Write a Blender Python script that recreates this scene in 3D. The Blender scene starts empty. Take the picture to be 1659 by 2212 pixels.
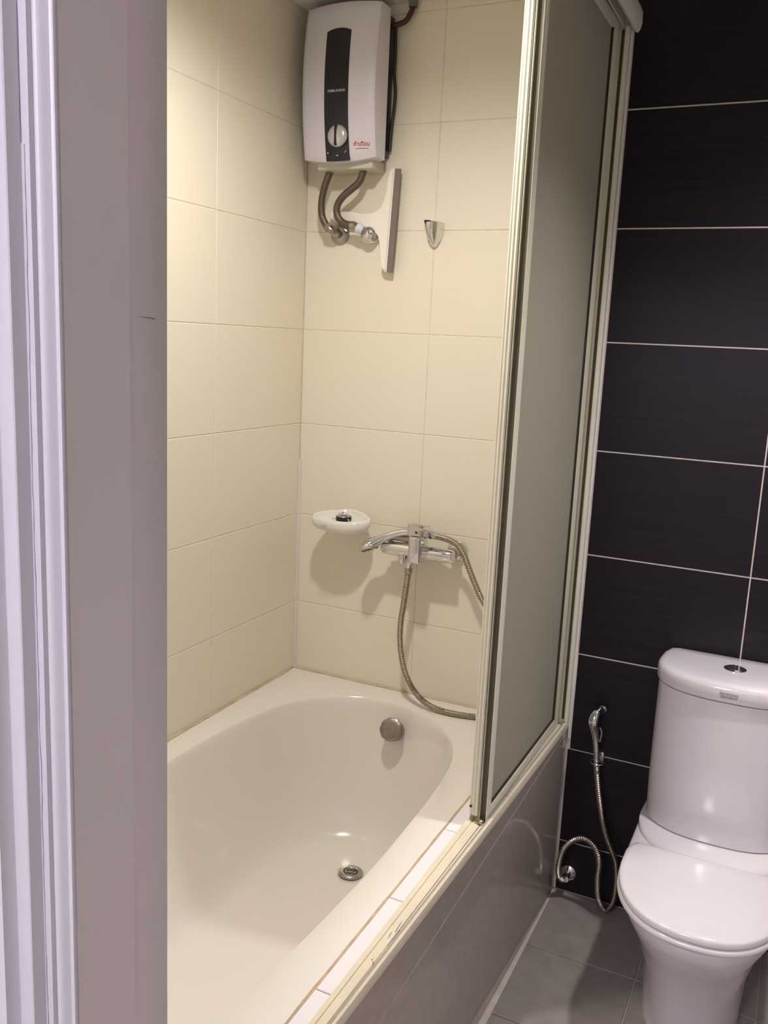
import bpy, bmesh, math, random
from mathutils import Vector, Matrix
random.seed(7)
C = bpy.context.scene
PI = math.pi

# ---------------------------------------------------------------- camera, world, exposure
cam_d = bpy.data.cameras.new('camera'); cam = bpy.data.objects.new('camera', cam_d)
C.collection.objects.link(cam); C.camera = cam
cam_d.sensor_fit = 'HORIZONTAL'; cam_d.sensor_width = 36.0
cam_d.lens = 1932.43 / 1659.0 * 36.0
cam_d.clip_start = 0.02
_r = ((0.89913816, -0.42030174, -0.12205332), (0.435324, 0.88765358, 0.15021367), (0.045206, -0.18819558, 0.98109064))
cam.matrix_world = Matrix(((_r[0][0], _r[0][2], -_r[0][1], 1.50888),
                           (_r[1][0], _r[1][2], -_r[1][1], -2.51982),
                           (_r[2][0], _r[2][2], -_r[2][1], 1.64267), (0, 0, 0, 1)))
w = bpy.data.worlds.new('world'); C.world = w; w.use_nodes = True
w.node_tree.nodes['Background'].inputs[0].default_value = (.55, .52, .62, 1)
w.node_tree.nodes['Background'].inputs[1].default_value = 0.05
vs = C.view_settings
vs.view_transform = 'Standard'; vs.look = 'None'; vs.gamma = 1; vs.use_curve_mapping = False
vs.exposure = 0.26
CEIL = 2.595
RIM = 0.526
# lamp tuning: (position, watts, colour, spot half-angle deg, blend)
TUB_LAMP = dict(loc=(0.60, -0.95, CEIL), power=68, col=(1.0, .93, .87), ang=167, blend=.9, r=.05)
BATH_LAMP = dict(loc=(1.68, -0.545, CEIL), power=84, col=(1.0, .95, .98), ang=118, blend=1.0, r=.05)
BED_LAMP = dict(loc=(0.95, -4.0, CEIL - .05), power=84, col=(.88, .85, 1.0), r=.16)

# ---------------------------------------------------------------- helpers
def link(o): C.collection.objects.link(o); return o
def tag(o, label=None, cat=None, group=None, kind=None):
    if label: o['label'] = label
    if cat: o['category'] = cat
    if group: o['group'] = group
    if kind: o['kind'] = kind
    return o
def empty(name, loc=(0, 0, 0), label=None, cat=None, group=None, kind=None):
    o = bpy.data.objects.new(name, None); o.empty_display_size = .05
    link(o); o.location = loc
    return tag(o, label, cat, group, kind)
def fin(name, bm, m, parent=None, smooth=40, keep=False):
    """bmesh (world coordinates) -> one mesh object; origin moves to the mesh's base centre"""
    bmesh.ops.recalc_face_normals(bm, faces=bm.faces)
    me = bpy.data.meshes.new(name)
    if len(bm.verts) and not keep:
        xs = [v.co.x for v in bm.verts]; ys = [v.co.y for v in bm.verts]; zs = [v.co.z for v in bm.verts]
        c = Vector(((min(xs) + max(xs)) / 2, (min(ys) + max(ys)) / 2, min(zs)))
    else: c = Vector((0, 0, 0))
    bmesh.ops.translate(bm, verts=bm.verts, vec=-c)
    bm.to_mesh(me); bm.free()
    if smooth:
        me.shade_smooth()
        me.set_sharp_from_angle(angle=math.radians(smooth))
    for mm in (m if isinstance(m, (list, tuple)) else [m]): me.materials.append(mm)
    o = bpy.data.objects.new(name, me); link(o)
    o.location = c
    if parent:
        o.parent = parent
        # parents are unrotated, unscaled: subtract the chain of locations
        p = parent; s = Vector((0, 0, 0))
        while p: s += Vector(p.location); p = p.parent
        o.location = c - s
    return o
def B(): return bmesh.new()
def box(bm, x0, x1, y0, y1, z0, z1, bev=0, seg=2):
    r = bmesh.ops.create_cube(bm, size=1)
    vs_ = r['verts']
    for v in vs_:
        v.co = Vector(((x0 + x1) / 2 + v.co.x * (x1 - x0), (y0 + y1) / 2 + v.co.y * (y1 - y0), (z0 + z1) / 2 + v.co.z * (z1 - z0)))
    if bev:
        es = list({e for v in vs_ for e in v.link_edges})
        bmesh.ops.bevel(bm, geom=es, offset=bev, segments=seg, profile=.5, affect='EDGES')
def catmull(P, n=8, closed=False):
    P = [Vector(p) for p in P]; out = []; L = len(P)
    rng = range(L) if closed else range(L - 1)
    for i in rng:
        if closed: a, b, c, d = P[i - 1], P[i], P[(i + 1) % L], P[(i + 2) % L]
        else: a, b, c, d = P[max(i - 1, 0)], P[i], P[i + 1], P[min(i + 2, L - 1)]
        for k in range(n):
            t = k / n
            out.append(.5 * ((2 * b) + (c - a) * t + (2 * a - 5 * b + 4 * c - d) * t * t + (3 * b - a - 3 * c + d) * t ** 3))
    if not closed: out.append(P[-1])
    return out
def resample(P, step):
    L = [0]
    for i in range(1, len(P)): L.append(L[-1] + (P[i] - P[i - 1]).length)
    n = max(2, int(L[-1] / step)); out = []; j = 0
    for k in range(n + 1):
        s = L[-1] * k / n
        while j < len(L) - 2 and L[j + 1] < s: j += 1
        t = (s - L[j]) / max(1e-9, L[j + 1] - L[j]); out.append(P[j].lerp(P[j + 1], t))
    return out
def tube(bm, P, R, n=12, cap=True, up=None):
    """R: float, list of floats or list of (a, b)"""
    P = [Vector(p) for p in P]; N = len(P)
    if not isinstance(R, (list, tuple)): R = [R] * N
    T = [(P[min(i + 1, N - 1)] - P[max(i - 1, 0)]).normalized() for i in range(N)]
    u = Vector(up) if up else (Vector((0, 0, 1)) if abs(T[0].z) < .9 else Vector((1, 0, 0)))
    rings = []
    for i in range(N):
        u = (u - T[i] * u.dot(T[i])).normalized(); v = T[i].cross(u)
        a, b = R[i] if isinstance(R[i], (list, tuple)) else (R[i], R[i])
        rings.append([bm.verts.new(P[i] + u * math.cos(2 * PI * k / n) * a + v * math.sin(2 * PI * k / n) * b) for k in range(n)])
    for i in range(N - 1):
        for k in range(n):
            bm.faces.new((rings[i][k], rings[i][(k + 1) % n], rings[i + 1][(k + 1) % n], rings[i + 1][k]))
    if cap:
        bm.faces.new(rings[0]); bm.faces.new(list(reversed(rings[-1])))
def hose_bm(P, r, pitch=.0052, n=10, depth=.12):
    pts = resample(catmull(P, 10), pitch / 4)
    bm = B(); tube(bm, pts, [r * (1 + depth * math.cos(2 * PI * i / 4)) for i in range(len(pts))], n)
    return bm
def lathe(bm, prof, origin, axis, n=32, cap=True):
    """prof: (radius, height along axis)"""
    a = Vector(axis).normalized(); u = a.orthogonal().normalized(); v = a.cross(u); o = Vector(origin)
    rings = []
    for r, h in prof:
        if r < 1e-6: rings.append([bm.verts.new(o + a * h)])
        else: rings.append([bm.verts.new(o + a * h + (u * math.cos(2 * PI * k / n) + v * math.sin(2 * PI * k / n)) * r) for k in range(n)])
    for A, D in zip(rings, rings[1:]):
        for k in range(n):
            k2 = (k + 1) % n
            if len(A) == 1 and len(D) > 1: bm.faces.new((A[0], D[k], D[k2]))
            elif len(D) == 1 and len(A) > 1: bm.faces.new((A[k], A[k2], D[0]))
            elif len(A) > 1: bm.faces.new((A[k], A[k2], D[k2], D[k]))
    if cap and len(rings[0]) > 1: bm.faces.new(rings[0])
    if cap and len(rings[-1]) > 1: bm.faces.new(rings[-1])
def prism(bm, poly, f0, f1):
    """poly of 2-D points; f0/f1 map a 2-D point to the two ends"""
    a = [bm.verts.new(f0(*p)) for p in poly]; b = [bm.verts.new(f1(*p)) for p in poly]
    n = len(poly)
    for i in range(n): bm.faces.new((a[i], a[(i + 1) % n], b[(i + 1) % n], b[i]))
    bm.faces.new(a); bm.faces.new(list(reversed(b)))
def text(name, body, size, m, parent, loc, rot, ext=.0003, bold=0.0, sx=1, shear=0, align='CENTER', lh=1):
    cu = bpy.data.curves.new(name, 'FONT'); cu.body = body; cu.size = size; cu.extrude = ext; cu.offset = bold
    cu.align_x = align; cu.align_y = 'CENTER'; cu.shear = shear; cu.space_line = lh; cu.resolution_u = 3
    t = bpy.data.objects.new(name + '_c', cu); link(t)
    dg = bpy.context.evaluated_depsgraph_get()
    me = bpy.data.meshes.new_from_object(t.evaluated_get(dg)); bpy.data.objects.remove(t)
    me.materials.clear(); me.materials.append(m)
    o = bpy.data.objects.new(name, me); link(o)
    o.parent = parent; p = parent; s = Vector((0, 0, 0))
    while p: s += Vector(p.location); p = p.parent
    o.location = Vector(loc) - s; o.rotation_euler = rot; o.scale = (sx, 1, 1)
    return o

# ---------------------------------------------------------------- materials
def mat(name, col, rough=.5, metal=0, var=.04, nscale=8, bump=0, bscale=60, coat=0, spec=.5, stretch=None, trans=0, ribs=None):
    m = bpy.data.materials.new(name); m.use_nodes = True; nt = m.node_tree; N = nt.nodes; L = nt.links
    b = N['Principled BSDF']; b.inputs['Roughness'].default_value = rough; b.inputs['Metallic'].default_value = metal
    b.inputs['Coat Weight'].default_value = coat; b.inputs['Coat Roughness'].default_value = .06
    b.inputs['Specular IOR Level'].default_value = spec
    g = N.new('ShaderNodeNewGeometry'); mp = N.new('ShaderNodeMapping'); L.new(g.outputs['Position'], mp.inputs[0])
    if stretch: mp.inputs['Scale'].default_value = stretch
    n = N.new('ShaderNodeTexNoise'); n.inputs['Scale'].default_value = nscale; n.inputs['Detail'].default_value = 4
    L.new(mp.outputs[0], n.inputs[0])
    cr = N.new('ShaderNodeValToRGB'); cr.color_ramp.elements[0].position = .3; cr.color_ramp.elements[1].position = .7
    cr.color_ramp.elements[0].color = tuple(c * (1 - var) for c in col) + (1,)
    cr.color_ramp.elements[1].color = tuple(min(1, c * (1 + var)) for c in col) + (1,)
    L.new(n.outputs[0], cr.inputs[0]); L.new(cr.outputs[0], b.inputs['Base Color'])
    if bump or ribs:
        bp = N.new('ShaderNodeBump'); bp.inputs['Distance'].default_value = .001
        if ribs:
            wv = N.new('ShaderNodeTexWave'); wv.bands_direction = 'Z'; wv.inputs['Scale'].default_value = ribs[0]
            wv.inputs['Distortion'].default_value = .6; wv.inputs['Detail'].default_value = 1
            L.new(g.outputs['Position'], wv.inputs[0]); bp.inputs['Strength'].default_value = ribs[1]; L.new(wv.outputs['Fac'], bp.inputs['Height'])
        else:
            n2 = N.new('ShaderNodeTexNoise'); n2.inputs['Scale'].default_value = bscale; L.new(mp.outputs[0], n2.inputs[0])
            bp.inputs['Strength'].default_value = bump; L.new(n2.outputs[0], bp.inputs['Height'])
        L.new(bp.outputs[0], b.inputs['Normal'])
    return m
M = {}
M['tile_white'] = mat('ribbed_ivory_tile', (.86, .805, .665), .42, var=.012, nscale=1.5, ribs=(190, .16))
M['grout_ivory'] = mat('ivory_grout', (.73, .66, .53), .8, var=.16, nscale=30)
M['tile_dark'] = mat('dark_brown_tile', (.0100, .0062, .0098), .44, var=.4, nscale=26, stretch=(.12, .12, 5), spec=.25)
M['grout_pale'] = mat('pale_grout', (.62, .54, .50), .8, var=.1, nscale=30)
M['tile_taupe'] = mat('taupe_tile', (.38, .325, .285), .09, var=.05, nscale=40, spec=.55)
M['grout_taupe'] = mat('taupe_grout', (.58, .51, .43), .8, var=.1, nscale=30)
M['tile_floor'] = mat('floor_tile', (.27, .24, .215), .35, var=.1, nscale=20)
M['tile_sill'] = mat('glossy_white_tile', (.86, .83, .85), .14, var=.01)
M['ceiling'] = mat('ceiling_paint', (.86, .83, .76), .8, var=.02)
M['plaster'] = mat('painted_plaster', (.62, .60, .60), .7, var=.02, bump=.1)
M['frame_paint'] = mat('door_frame_paint', (.68, .625, .62), .45, var=.03, nscale=5)
M['trim_paint'] = mat('architrave_paint', (.60, .58, .63), .4, var=.02, nscale=5)
M['crack'] = mat('crack_shadow', (.14, .12, .17), .9)
M['tub'] = mat('white_acrylic', (.83, .79, .73), .16, var=.006, nscale=2, coat=.3)
M['caulk'] = mat('aged_caulk', (.62, .52, .36), .6, var=.18, nscale=18)
M['caulk_brown'] = mat('brown_stained_sealant', (.50, .38, .25), .6, var=.25, nscale=22)
M['caulk_white'] = mat('white_caulk', (.78, .74, .70), .5, var=.05)
M['ivory'] = mat('ivory_coated_aluminium', (.77, .75, .60), .38, var=.03, nscale=9)
M['ivory_track'] = mat('cream_track', (.76, .69, .53), .4, var=.05, nscale=14)
M['olive'] = mat('dark_olive_channel', (.085, .075, .042), .6, var=.1)  # dark tone for recessed channels; in the wall jamb it paints the shade
M['olive_deep'] = mat('dark_gasket', (.035, .026, .015), .6)
M['scuff'] = mat('grey_scuff', (.25, .23, .22), .7, var=.3, nscale=60)
M['chrome'] = mat('chrome', (.72, .72, .72), .10, metal=1, var=.03)
M['chrome_dull'] = mat('dull_chrome', (.42, .39, .36), .28, metal=1, var=.15, nscale=40)
M['steel_hose'] = mat('flexible_steel_hose', (.40, .355, .30), .36, metal=1, var=.05)
M['braid'] = mat('braided_steel', (.155, .13, .105), .42, metal=.75, var=.25, nscale=300, bump=.5, bscale=500)
M['brass'] = mat('tarnished_cap', (.30, .26, .22), .33, metal=.9, var=.12, nscale=40, bump=.7, bscale=60)
M['heater'] = mat('silver_white_plastic', (.75, .725, .79), .38, var=.02)
M['heater_base'] = mat('ivory_plastic', (.62, .59, .50), .45, var=.02)
M['black_plastic'] = mat('dark_blue_black_plastic', (.012, .011, .022), .3, var=.1)
M['black_rubber'] = mat('black_rubber', (.012, .011, .012), .5)
M['knob'] = mat('silver_knob', (.62, .61, .60), .25, metal=.5, var=.02)
M['print_grey'] = mat('grey_print', (.50, .50, .50), .5)
M['print_dark'] = mat('dark_print', (.10, .09, .10), .5)
M['print_dark2'] = mat('faded_dark_print', (.30, .27, .27), .5)
M['print_red'] = mat('red_print', (.55, .05, .03), .5)
M['cable'] = mat('dark_red_cable', (.06, .015, .013), .5)
M['conduit'] = mat('grey_conduit', (.16, .15, .16), .5)
M['white_plastic'] = mat('white_plastic', (.92, .89, .80), .35, var=.01)
M['grey_rubber'] = mat('grey_rubber_blade', (.20, .175, .155), .6, var=.04)
M['ceramic'] = mat('white_ceramic', (.82, .81, .75), .1, var=.01, coat=.4)
M['wc'] = mat('white_vitreous_china', (.70, .655, .665), .12, var=.01, coat=.3)
M['tape'] = mat('white_thread_tape', (.70, .74, .80), .6, var=.1, nscale=80)
M['rust'] = mat('rusty_metal', (.20, .10, .04), .6, var=.4, nscale=90)
def frosted():
    m = bpy.data.materials.new('frosted_acrylic'); m.use_nodes = True; nt = m.node_tree; N = nt.nodes; L = nt.links
    for n in list(N): N.remove(n)
    o = N.new('ShaderNodeOutputMaterial'); d = N.new('ShaderNodeBsdfDiffuse'); t = N.new('ShaderNodeBsdfTranslucent')
    g = N.new('ShaderNodeBsdfGlossy'); a = N.new('ShaderNodeMixShader'); b = N.new('ShaderNodeMixShader')
    geo = N.new('ShaderNodeNewGeometry'); n = N.new('ShaderNodeTexNoise'); n.inputs['Scale'].default_value = 260
    L.new(geo.outputs['Position'], n.inputs[0]); bp = N.new('ShaderNodeBump'); bp.inputs['Strength'].default_value = .25; bp.inputs['Distance'].default_value = .001
    L.new(n.outputs[0], bp.inputs['Height'])
    for s in (d, t, g): L.new(bp.outputs[0], s.inputs['Normal'])
    d.inputs[0].default_value = (.60, .575, .46, 1); t.inputs[0].default_value = (.64, .60, .44, 1)
    g.inputs[0].default_value = (.7, .7, .7, 1); g.inputs['Roughness'].default_value = .45
    a.inputs[0].default_value = .45; L.new(d.outputs[0], a.inputs[1]); L.new(t.outputs[0], a.inputs[2])
    b.inputs[0].default_value = .06; L.new(a.outputs[0], b.inputs[1]); L.new(g.outputs[0], b.inputs[2]); L.new(b.outputs[0], o.inputs[0])
    return m
M['frosted'] = frosted()
def emis(name, col, s):
    m = bpy.data.materials.new(name); m.use_nodes = True; b = m.node_tree.nodes['Principled BSDF']
    b.inputs['Emission Color'].default_value = tuple(col) + (1,); b.inputs['Emission Strength'].default_value = s
    b.inputs['Base Color'].default_value = (.8, .8, .8, 1); return m

# ---------------------------------------------------------------- tiles
def tile_mesh(name, wd, ht, m, th=.007, c=.0012):
    """tile in the local x-z plane, face towards -y, lower left corner at the origin, face at y=0"""
    bm = B()
    o = [(0, 0), (wd, 0), (wd, ht), (0, ht)]; i = [(c, c), (wd - c, c), (wd - c, ht - c), (c, ht - c)]
    F = [bm.verts.new((x, 0, z)) for x, z in i]; S = [bm.verts.new((x, c, z)) for x, z in o]; K = [bm.verts.new((x, th, z)) for x, z in o]
    bm.faces.new(F); bm.faces.new(list(reversed(K)))
    for a, b in ((F, S), (S, K)):
        for k in range(4): bm.faces.new((a[k], a[(k + 1) % 4], b[(k + 1) % 4], b[k]))
    bmesh.ops.recalc_face_normals(bm, faces=bm.faces)
    me = bpy.data.meshes.new(name); bm.to_mesh(me); bm.free(); me.materials.append(m); return me
_tc = {}
def tile(parent, wd, ht, m, loc, rz=0, name='tile', th=.007):
    k = (round(wd, 4), round(ht, 4), m.name, th)
    if k not in _tc: _tc[k] = tile_mesh(name, wd, ht, m, th)
    o = bpy.data.objects.new(name, _tc[k]); link(o); o.parent = parent
    o.location = Vector(loc) - Vector(parent.location); o.rotation_euler = (0, 0, rz); return o
def grid(parent, u0, u1, v0, v1, us, vs_, m, g, place, th=.007):
    """cut a tiled rectangle at joints us / vs_"""
    U = [u0] + [u for u in us if u0 + .01 < u < u1 - .01] + [u1]; V = [v0] + [v for v in vs_ if v0 + .01 < v < v1 - .01] + [v1]
    for a, b in zip(U, U[1:]):
        for c, d in zip(V, V[1:]):
            place(a + g / 2, c + g / 2, b - a - g, d - c - g)
ROWS = [-.135 + .3 * k for k in range(11)]

# ================================================================ SETTING
# back wall: ivory tiles over the bath, dark tiles in the toilet half, same rows
XW = .966
wb = B(); box(wb, -.15, 2.25, .003, .12, 0, CEIL)
wall_back = fin('wall_back', wb, M['plaster'], smooth=0)
tag(wall_back, 'back wall tiled ivory over the bath and dark brown beside it', 'wall', kind='structure')
g_ = B(); box(g_, -.005, XW, .0012, .004, RIM - .03, CEIL); fin('grout_bed', g_, M['grout_ivory'], wall_back, 0)
g_ = B(); box(g_, XW - .006, 2.105, .0012, .004, 0, .53); box(g_, XW, 2.105, .0008, .004, .53, CEIL); fin('grout_bed', g_, M['grout_pale'], wall_back, 0)
grid(wall_back, 0, XW, RIM, CEIL, [.4386], ROWS, M['tile_white'], .0022,
     lambda x, z, wd, ht: tile(wall_back, wd, ht, M['tile_white'], (x, 0, z)), )
for za, zb, xa in ((0, .465, .9608), (.465, CEIL, XW + .001)):
    grid(wall_back, xa, 2.10, za, zb, [1.4062, 2.0062], ROWS, M['tile_dark'], .0029,
         lambda x, z, wd, ht: tile(wall_back, wd, ht, M['tile_dark'], (x, 0, z)))
cb = B()
zc = [RIM + .002 + i * .06 for i in range(13)]
tube(cb, [(.003, -.003, z) for z in zc], [.0055 + random.uniform(-.0012, .0012) for _ in zc], 6)
fin('corner_caulk', cb, M['caulk_white'], wall_back)
# left wall
lw = B(); box(lw, -.12, -.003, -1.96, .003, 0, CEIL)
wall_left = fin('wall_left', lw, M['plaster'], smooth=0)
tag(wall_left, 'ivory ribbed tile wall along the left side of the bath', 'wall', kind='structure')
g_ = B(); box(g_, -.004, -.0012, -1.84, 0, RIM - .03, CEIL); fin('grout_bed', g_, M['grout_ivory'], wall_left, 0)
grid(wall_left, 0, 1.84, RIM, CEIL, [.467, 1.067, 1.667], ROWS, M['tile_white'], .0020,
     lambda u, z, wd, ht: tile(wall_left, wd, ht, M['tile_white'], (0, -1.84 + (1.84 - u - wd), z), PI / 2))
# front wall with the doorway, right wall
fw = B()
DX0, DX1, DY0, DY1 = .956, 1.80, -1.842, -1.974
box(fw, -.12, DX0 - .012, DY1 + .002, DY0, 0, CEIL); box(fw, DX1 + .012, 2.25, DY1 + .002, DY0, 0, CEIL); box(fw, DX0 - .012, DX1 + .012, DY1 + .002, DY0, 2.062, CEIL)
wall_front = fin('wall_front', fw, M['plaster'], smooth=0)
tag(wall_front, 'plastered wall holding the bathroom doorway, nearest the camera', 'wall', kind='structure')
rw = B(); box(rw, 2.105, 2.25, DY0, .003, 0, CEIL)
wall_right = fin('wall_right', rw, M['plaster'], smooth=0)
tag(wall_right, 'plain pale wall on the far side of the toilet', 'wall', kind='structure')
# bedroom behind the camera
br = B(); box(br, -1.1, -1.0, -5.2, DY1, 0, CEIL); box(br, 3.2, 3.3, -5.2, DY1, 0, CEIL); box(br, -1.1, 3.3, -5.3, -5.2, 0, CEIL)
box(br, -1.0, -.12, DY1 + .002, DY0, 0, CEIL); box(br, 2.25, 3.2, DY1 + .002, DY0, 0, CEIL)
wall_bedroom = fin('wall_bedroom', br, M['plaster'], smooth=0)
tag(wall_bedroom, 'plain bedroom walls behind the camera', 'wall', kind='structure')
# ceiling, floors
c_ = B(); box(c_, -1.1, 3.3, -5.3, .12, CEIL, CEIL + .1)
ceiling = fin('ceiling', c_, M['ceiling'], smooth=0); tag(ceiling, 'flat cream painted ceiling above the bath', 'ceiling', kind='structure')
f_ = B(); box(f_, -1.1, 3.3, -5.3, .12, -.1, -.004)
floor = fin('floor', f_, M['grout_taupe'], smooth=0); tag(floor, 'taupe tiled bathroom floor below the bath and toilet', 'floor', kind='structure')
for i in range(-1, 5):
    for j in range(8):
        x0, x1 = .66 + .3 * i, .96 + .3 * i; y1 = -.3 * j; y0 = y1 - .3
        if x1 <= .96: continue
        x1 = min(x1, 2.105); 
        if x1 - x0 < .02 or y0 < -1.95: continue
        o = tile(floor, x1 - x0 - .003, .297, M['tile_floor'], (x0 + .0015, y1 - .0015, 0), 0); o.rotation_euler = (PI / 2, 0, 0)
        o.location = Vector((x0 + .0015, y0 + .0015, 0)) - Vector(floor.location); o.rotation_euler = (-PI / 2, 0, 0)

# door frame: architrave + jamb, both sides of the doorway
def door_profile(mx):
    P = [(.9535, -1.846), (.9535, -1.893), (.956, -1.894), (.956, -1.9695)]
    return P
def mirror(P): return [(DX0 + DX1 - x, y) for x, y in P]
jam = [(.9525, -1.838), (.9545, -1.841), (.9545, -1.892), (.9568, -1.8935), (.9568, -1.9705), (.930, -1.9705), (.930, -1.838)]
arc = [(.9560, -1.9700), (.9571, -1.9720), (.9577, -1.9738), (.9572, -1.9758), (.9556, -1.9758), (.9546, -1.9742), (.9526, -1.9722), (.9505, -1.9732),
       (.9491, -1.9758), (.9478, -1.9788), (.9462, -1.9810), (.9440, -1.9820), (.9424, -1.9820), (.9410, -1.9810), (.9401, -1.9800), (.9401, -1.9855), (.9300, -1.9855), (.9300, -1.9700)]
out = [(.9312, -1.9700), (.9312, -1.9995), (.9302, -2.0005), (.9155, -2.0005), (.9148, -2.0015), (.9146, -2.0160), (.80, -2.0165), (.80, -1.9720), (.9290, -1.9720)]
def zprism(bm, P, z0, z1): prism(bm, P, lambda x, y: (x, y, z0), lambda x, y: (x, y, z1))
df = empty('door_1', (DX0 - .02, -1.9, 0)); tag(df, 'pale grey painted bathroom door frame at the left edge', 'door frame', kind='structure')
for nm, P, m in (('jamb', jam, 'frame_paint'), ('architrave', arc, 'trim_paint'), ('outer_moulding', out, 'trim_paint')):
    for s in (0, 1):
        b = B(); zprism(b, mirror(P) if s else P, 0, 2.08); fin(nm, b, M[m], df, 35)
b = B(); box(b, .958, DX1 - .002, -1.985, -1.838, 2.045, 2.075, .002); fin('head_jamb', b, M['frame_paint'], df)
b = B(); prism(b, [(-1.878, 1.6538), (-1.866, 1.6536), (-1.8575, 1.6532), (-1.8575, 1.6516), (-1.866, 1.6527), (-1.878, 1.6534)], lambda y, z: (.9543, y, z), lambda y, z: (.9548, y, z)); fin('scratch', b, M['scuff'], df, 0)
# ragged caulk and the crack along the architrave
def ragged(name, xc, yc, wdt, amp, m, z0, z1, step=.011, th=.0012, seed=3):
    rnd = random.Random(seed); bm = B(); prev = None; off = 0; z = z0
    while z < z1:
        off = max(-1, min(1, off + rnd.uniform(-.55, .55))); hw = wdt * rnd.uniform(.5, 1.3) / 2; x = xc + off * amp
        ring = [bm.verts.new(v) for v in ((x - hw, yc, z), (x - hw, yc - th, z), (x + hw, yc - th, z), (x + hw, yc, z))]
        if prev:
            for k in range(4): bm.faces.new((prev[k], prev[(k + 1) % 4], ring[(k + 1) % 4], ring[k]))
        else: bm.faces.new(ring)
        prev = ring; z += step * rnd.uniform(.6, 1.5)
    bm.faces.new(list(reversed(prev)))
    return fin(name, bm, m, df, 0)
ragged('crack', .9340, -1.9853, .0006, .0009, M['crack'], .3, 1.78, step=.009, th=.0004)
ragged('crack', .9318, -1.9853, .0006, .0002, M['crack'], 1.78, 2.05, step=.012, th=.0004)

# bath side wall (apron) with taupe tiles, ledge tiles on top
def xo(y): return .957 + .02 * y
ap = B()
P0 = [(.90, 0), (.945, 0), (.945, RIM - .006), (.846, RIM - .006), (.846, RIM - .06), (.90, RIM - .06)]
prism(ap, P0, lambda x, z: (x + (.0035 if x > .94 else 0), 0, z), lambda x, z: (x - (.033 if x > .94 else 0), -1.838, z))
apron = fin('wall_bath_side', ap, M['grout_taupe'], smooth=0)
tag(apron, 'low taupe tiled side wall of the bath below the cream door track', 'wall', kind='structure')
def quad_tile(parent, pts, n, th, m, c=.0012, name='tile'):
    """four world corners, outward normal n"""
    n = Vector(n); P = [Vector(p) for p in pts]; ce = sum(P, Vector()) / 4
    bm = B()
    F = [bm.verts.new(p + (ce - p).normalized() * c * 1.4) for p in P]; S = [bm.verts.new(p - n * c) for p in P]; K = [bm.verts.new(p - n * th) for p in P]
    bm.faces.new(F); bm.faces.new(list(reversed(K)))
    for a, b_ in ((F, S), (S, K)):
        for k in range(4): bm.faces.new((a[k], a[(k + 1) % 4], b_[(k + 1) % 4], b_[k]))
    return fin(name, bm, m, parent, 0)
ys = [-.001, -1.42, -1.836]
for a, b_ in zip(ys, ys[1:]):
    g = .0012
    for (za, zb) in (((lambda y: .525 + .078 * y), (lambda y: .553)), ((lambda y: .003), (lambda y: .522 + .078 * y))):
        y0, y1 = a - g, b_ + g
        quad_tile(apron, [(xo(y0), y0, za(y0)), (xo(y1), y1, za(y1)), (xo(y1), y1, zb(y1)), (xo(y0), y0, zb(y0))], (1, 0, 0), .012 if zb(0) < .54 else .010, M['tile_taupe'])
gb = B(); prism(gb, [(.0, .003), (-.0012, .003), (-.0012, .552), (0, .552)], lambda x, z: (xo(0) + x - .001, -.001, z), lambda x, z: (xo(-1.836) + x - .001, -1.836, z))
fin('grout_bed', gb, M['grout_taupe'], apron, 0)
cbm = B(); tube(cbm, [(.9585, -.0015, z) for z in (.003, .2, .4, .50)], .0022, 6); fin('corner_grout', cbm, M['grout_pale'], apron)
for k in range(7):
    y1 = -.11 - .30 * (k - 1) ; y0 = y1 - .30; y1 = min(y1, -.002); y0 = max(y0, -1.836)
    if y1 - y0 < .02: continue
    quad_tile(apron, [(.8475, y0 + .001, RIM + .001), (.905, y0 + .001, RIM + .001), (.905, y1 - .001, RIM + .001), (.8475, y1 - .001, RIM + .001)], (0, 0, 1), .006, M['tile_sill'], name='ledge_tile')
sb = B(); zs = [-.003 - i * .045 for i in range(41)]
tube(sb, [(.8445, y, RIM - .0005) for y in zs], [(.0022, .0038 + random.uniform(-.001, .0012)) for y in zs], 8)
fin('sealant_bead', sb, M['caulk_brown'], apron)
# ceiling lamps are things
def lamp(name, d, label, spot=True):
    t = empty(name, d['loc'], label, 'ceiling light', 'round ceiling downlights')
    x, y, z = d['loc']
    b = B(); lathe(b, [(.036, -.001), (.046, -.004), (.056, -.003), (.058, -.0002), (.036, -.001)], (x, y, z), (0, 0, 1), 32, cap=False)
    fin('trim_ring', b, M['white_plastic'], t)
    b = B(); lathe(b, [(.0, -.0015), (.035, -.0015), (.035, -.0003), (0, -.0003)], (x, y, z), (0, 0, 1), 24)
    fin('lens', b, emis(name + '_glow', d['col'], 6), t)
    l = bpy.data.lights.new(name, 'SPOT' if spot else 'POINT'); l.energy = d['power'] * (1 if spot else 1); l.color = d['col']; l.shadow_soft_size = d['r']
    if spot: l.spot_size = math.radians(d['ang']); l.spot_blend = d['blend']
    o = bpy.data.objects.new('bulb', l); link(o); o.parent = t; o.location = (0, 0, -.012 if spot else -d['r'] - .03)
    return t
lamp('downlight', TUB_LAMP, 'warm round ceiling downlight above the middle of the bath')
lamp('downlight', BATH_LAMP, 'round ceiling downlight above the toilet side of the room')
lamp('downlight', BED_LAMP, 'cool round ceiling light in the bedroom behind the camera', spot=False)

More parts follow.
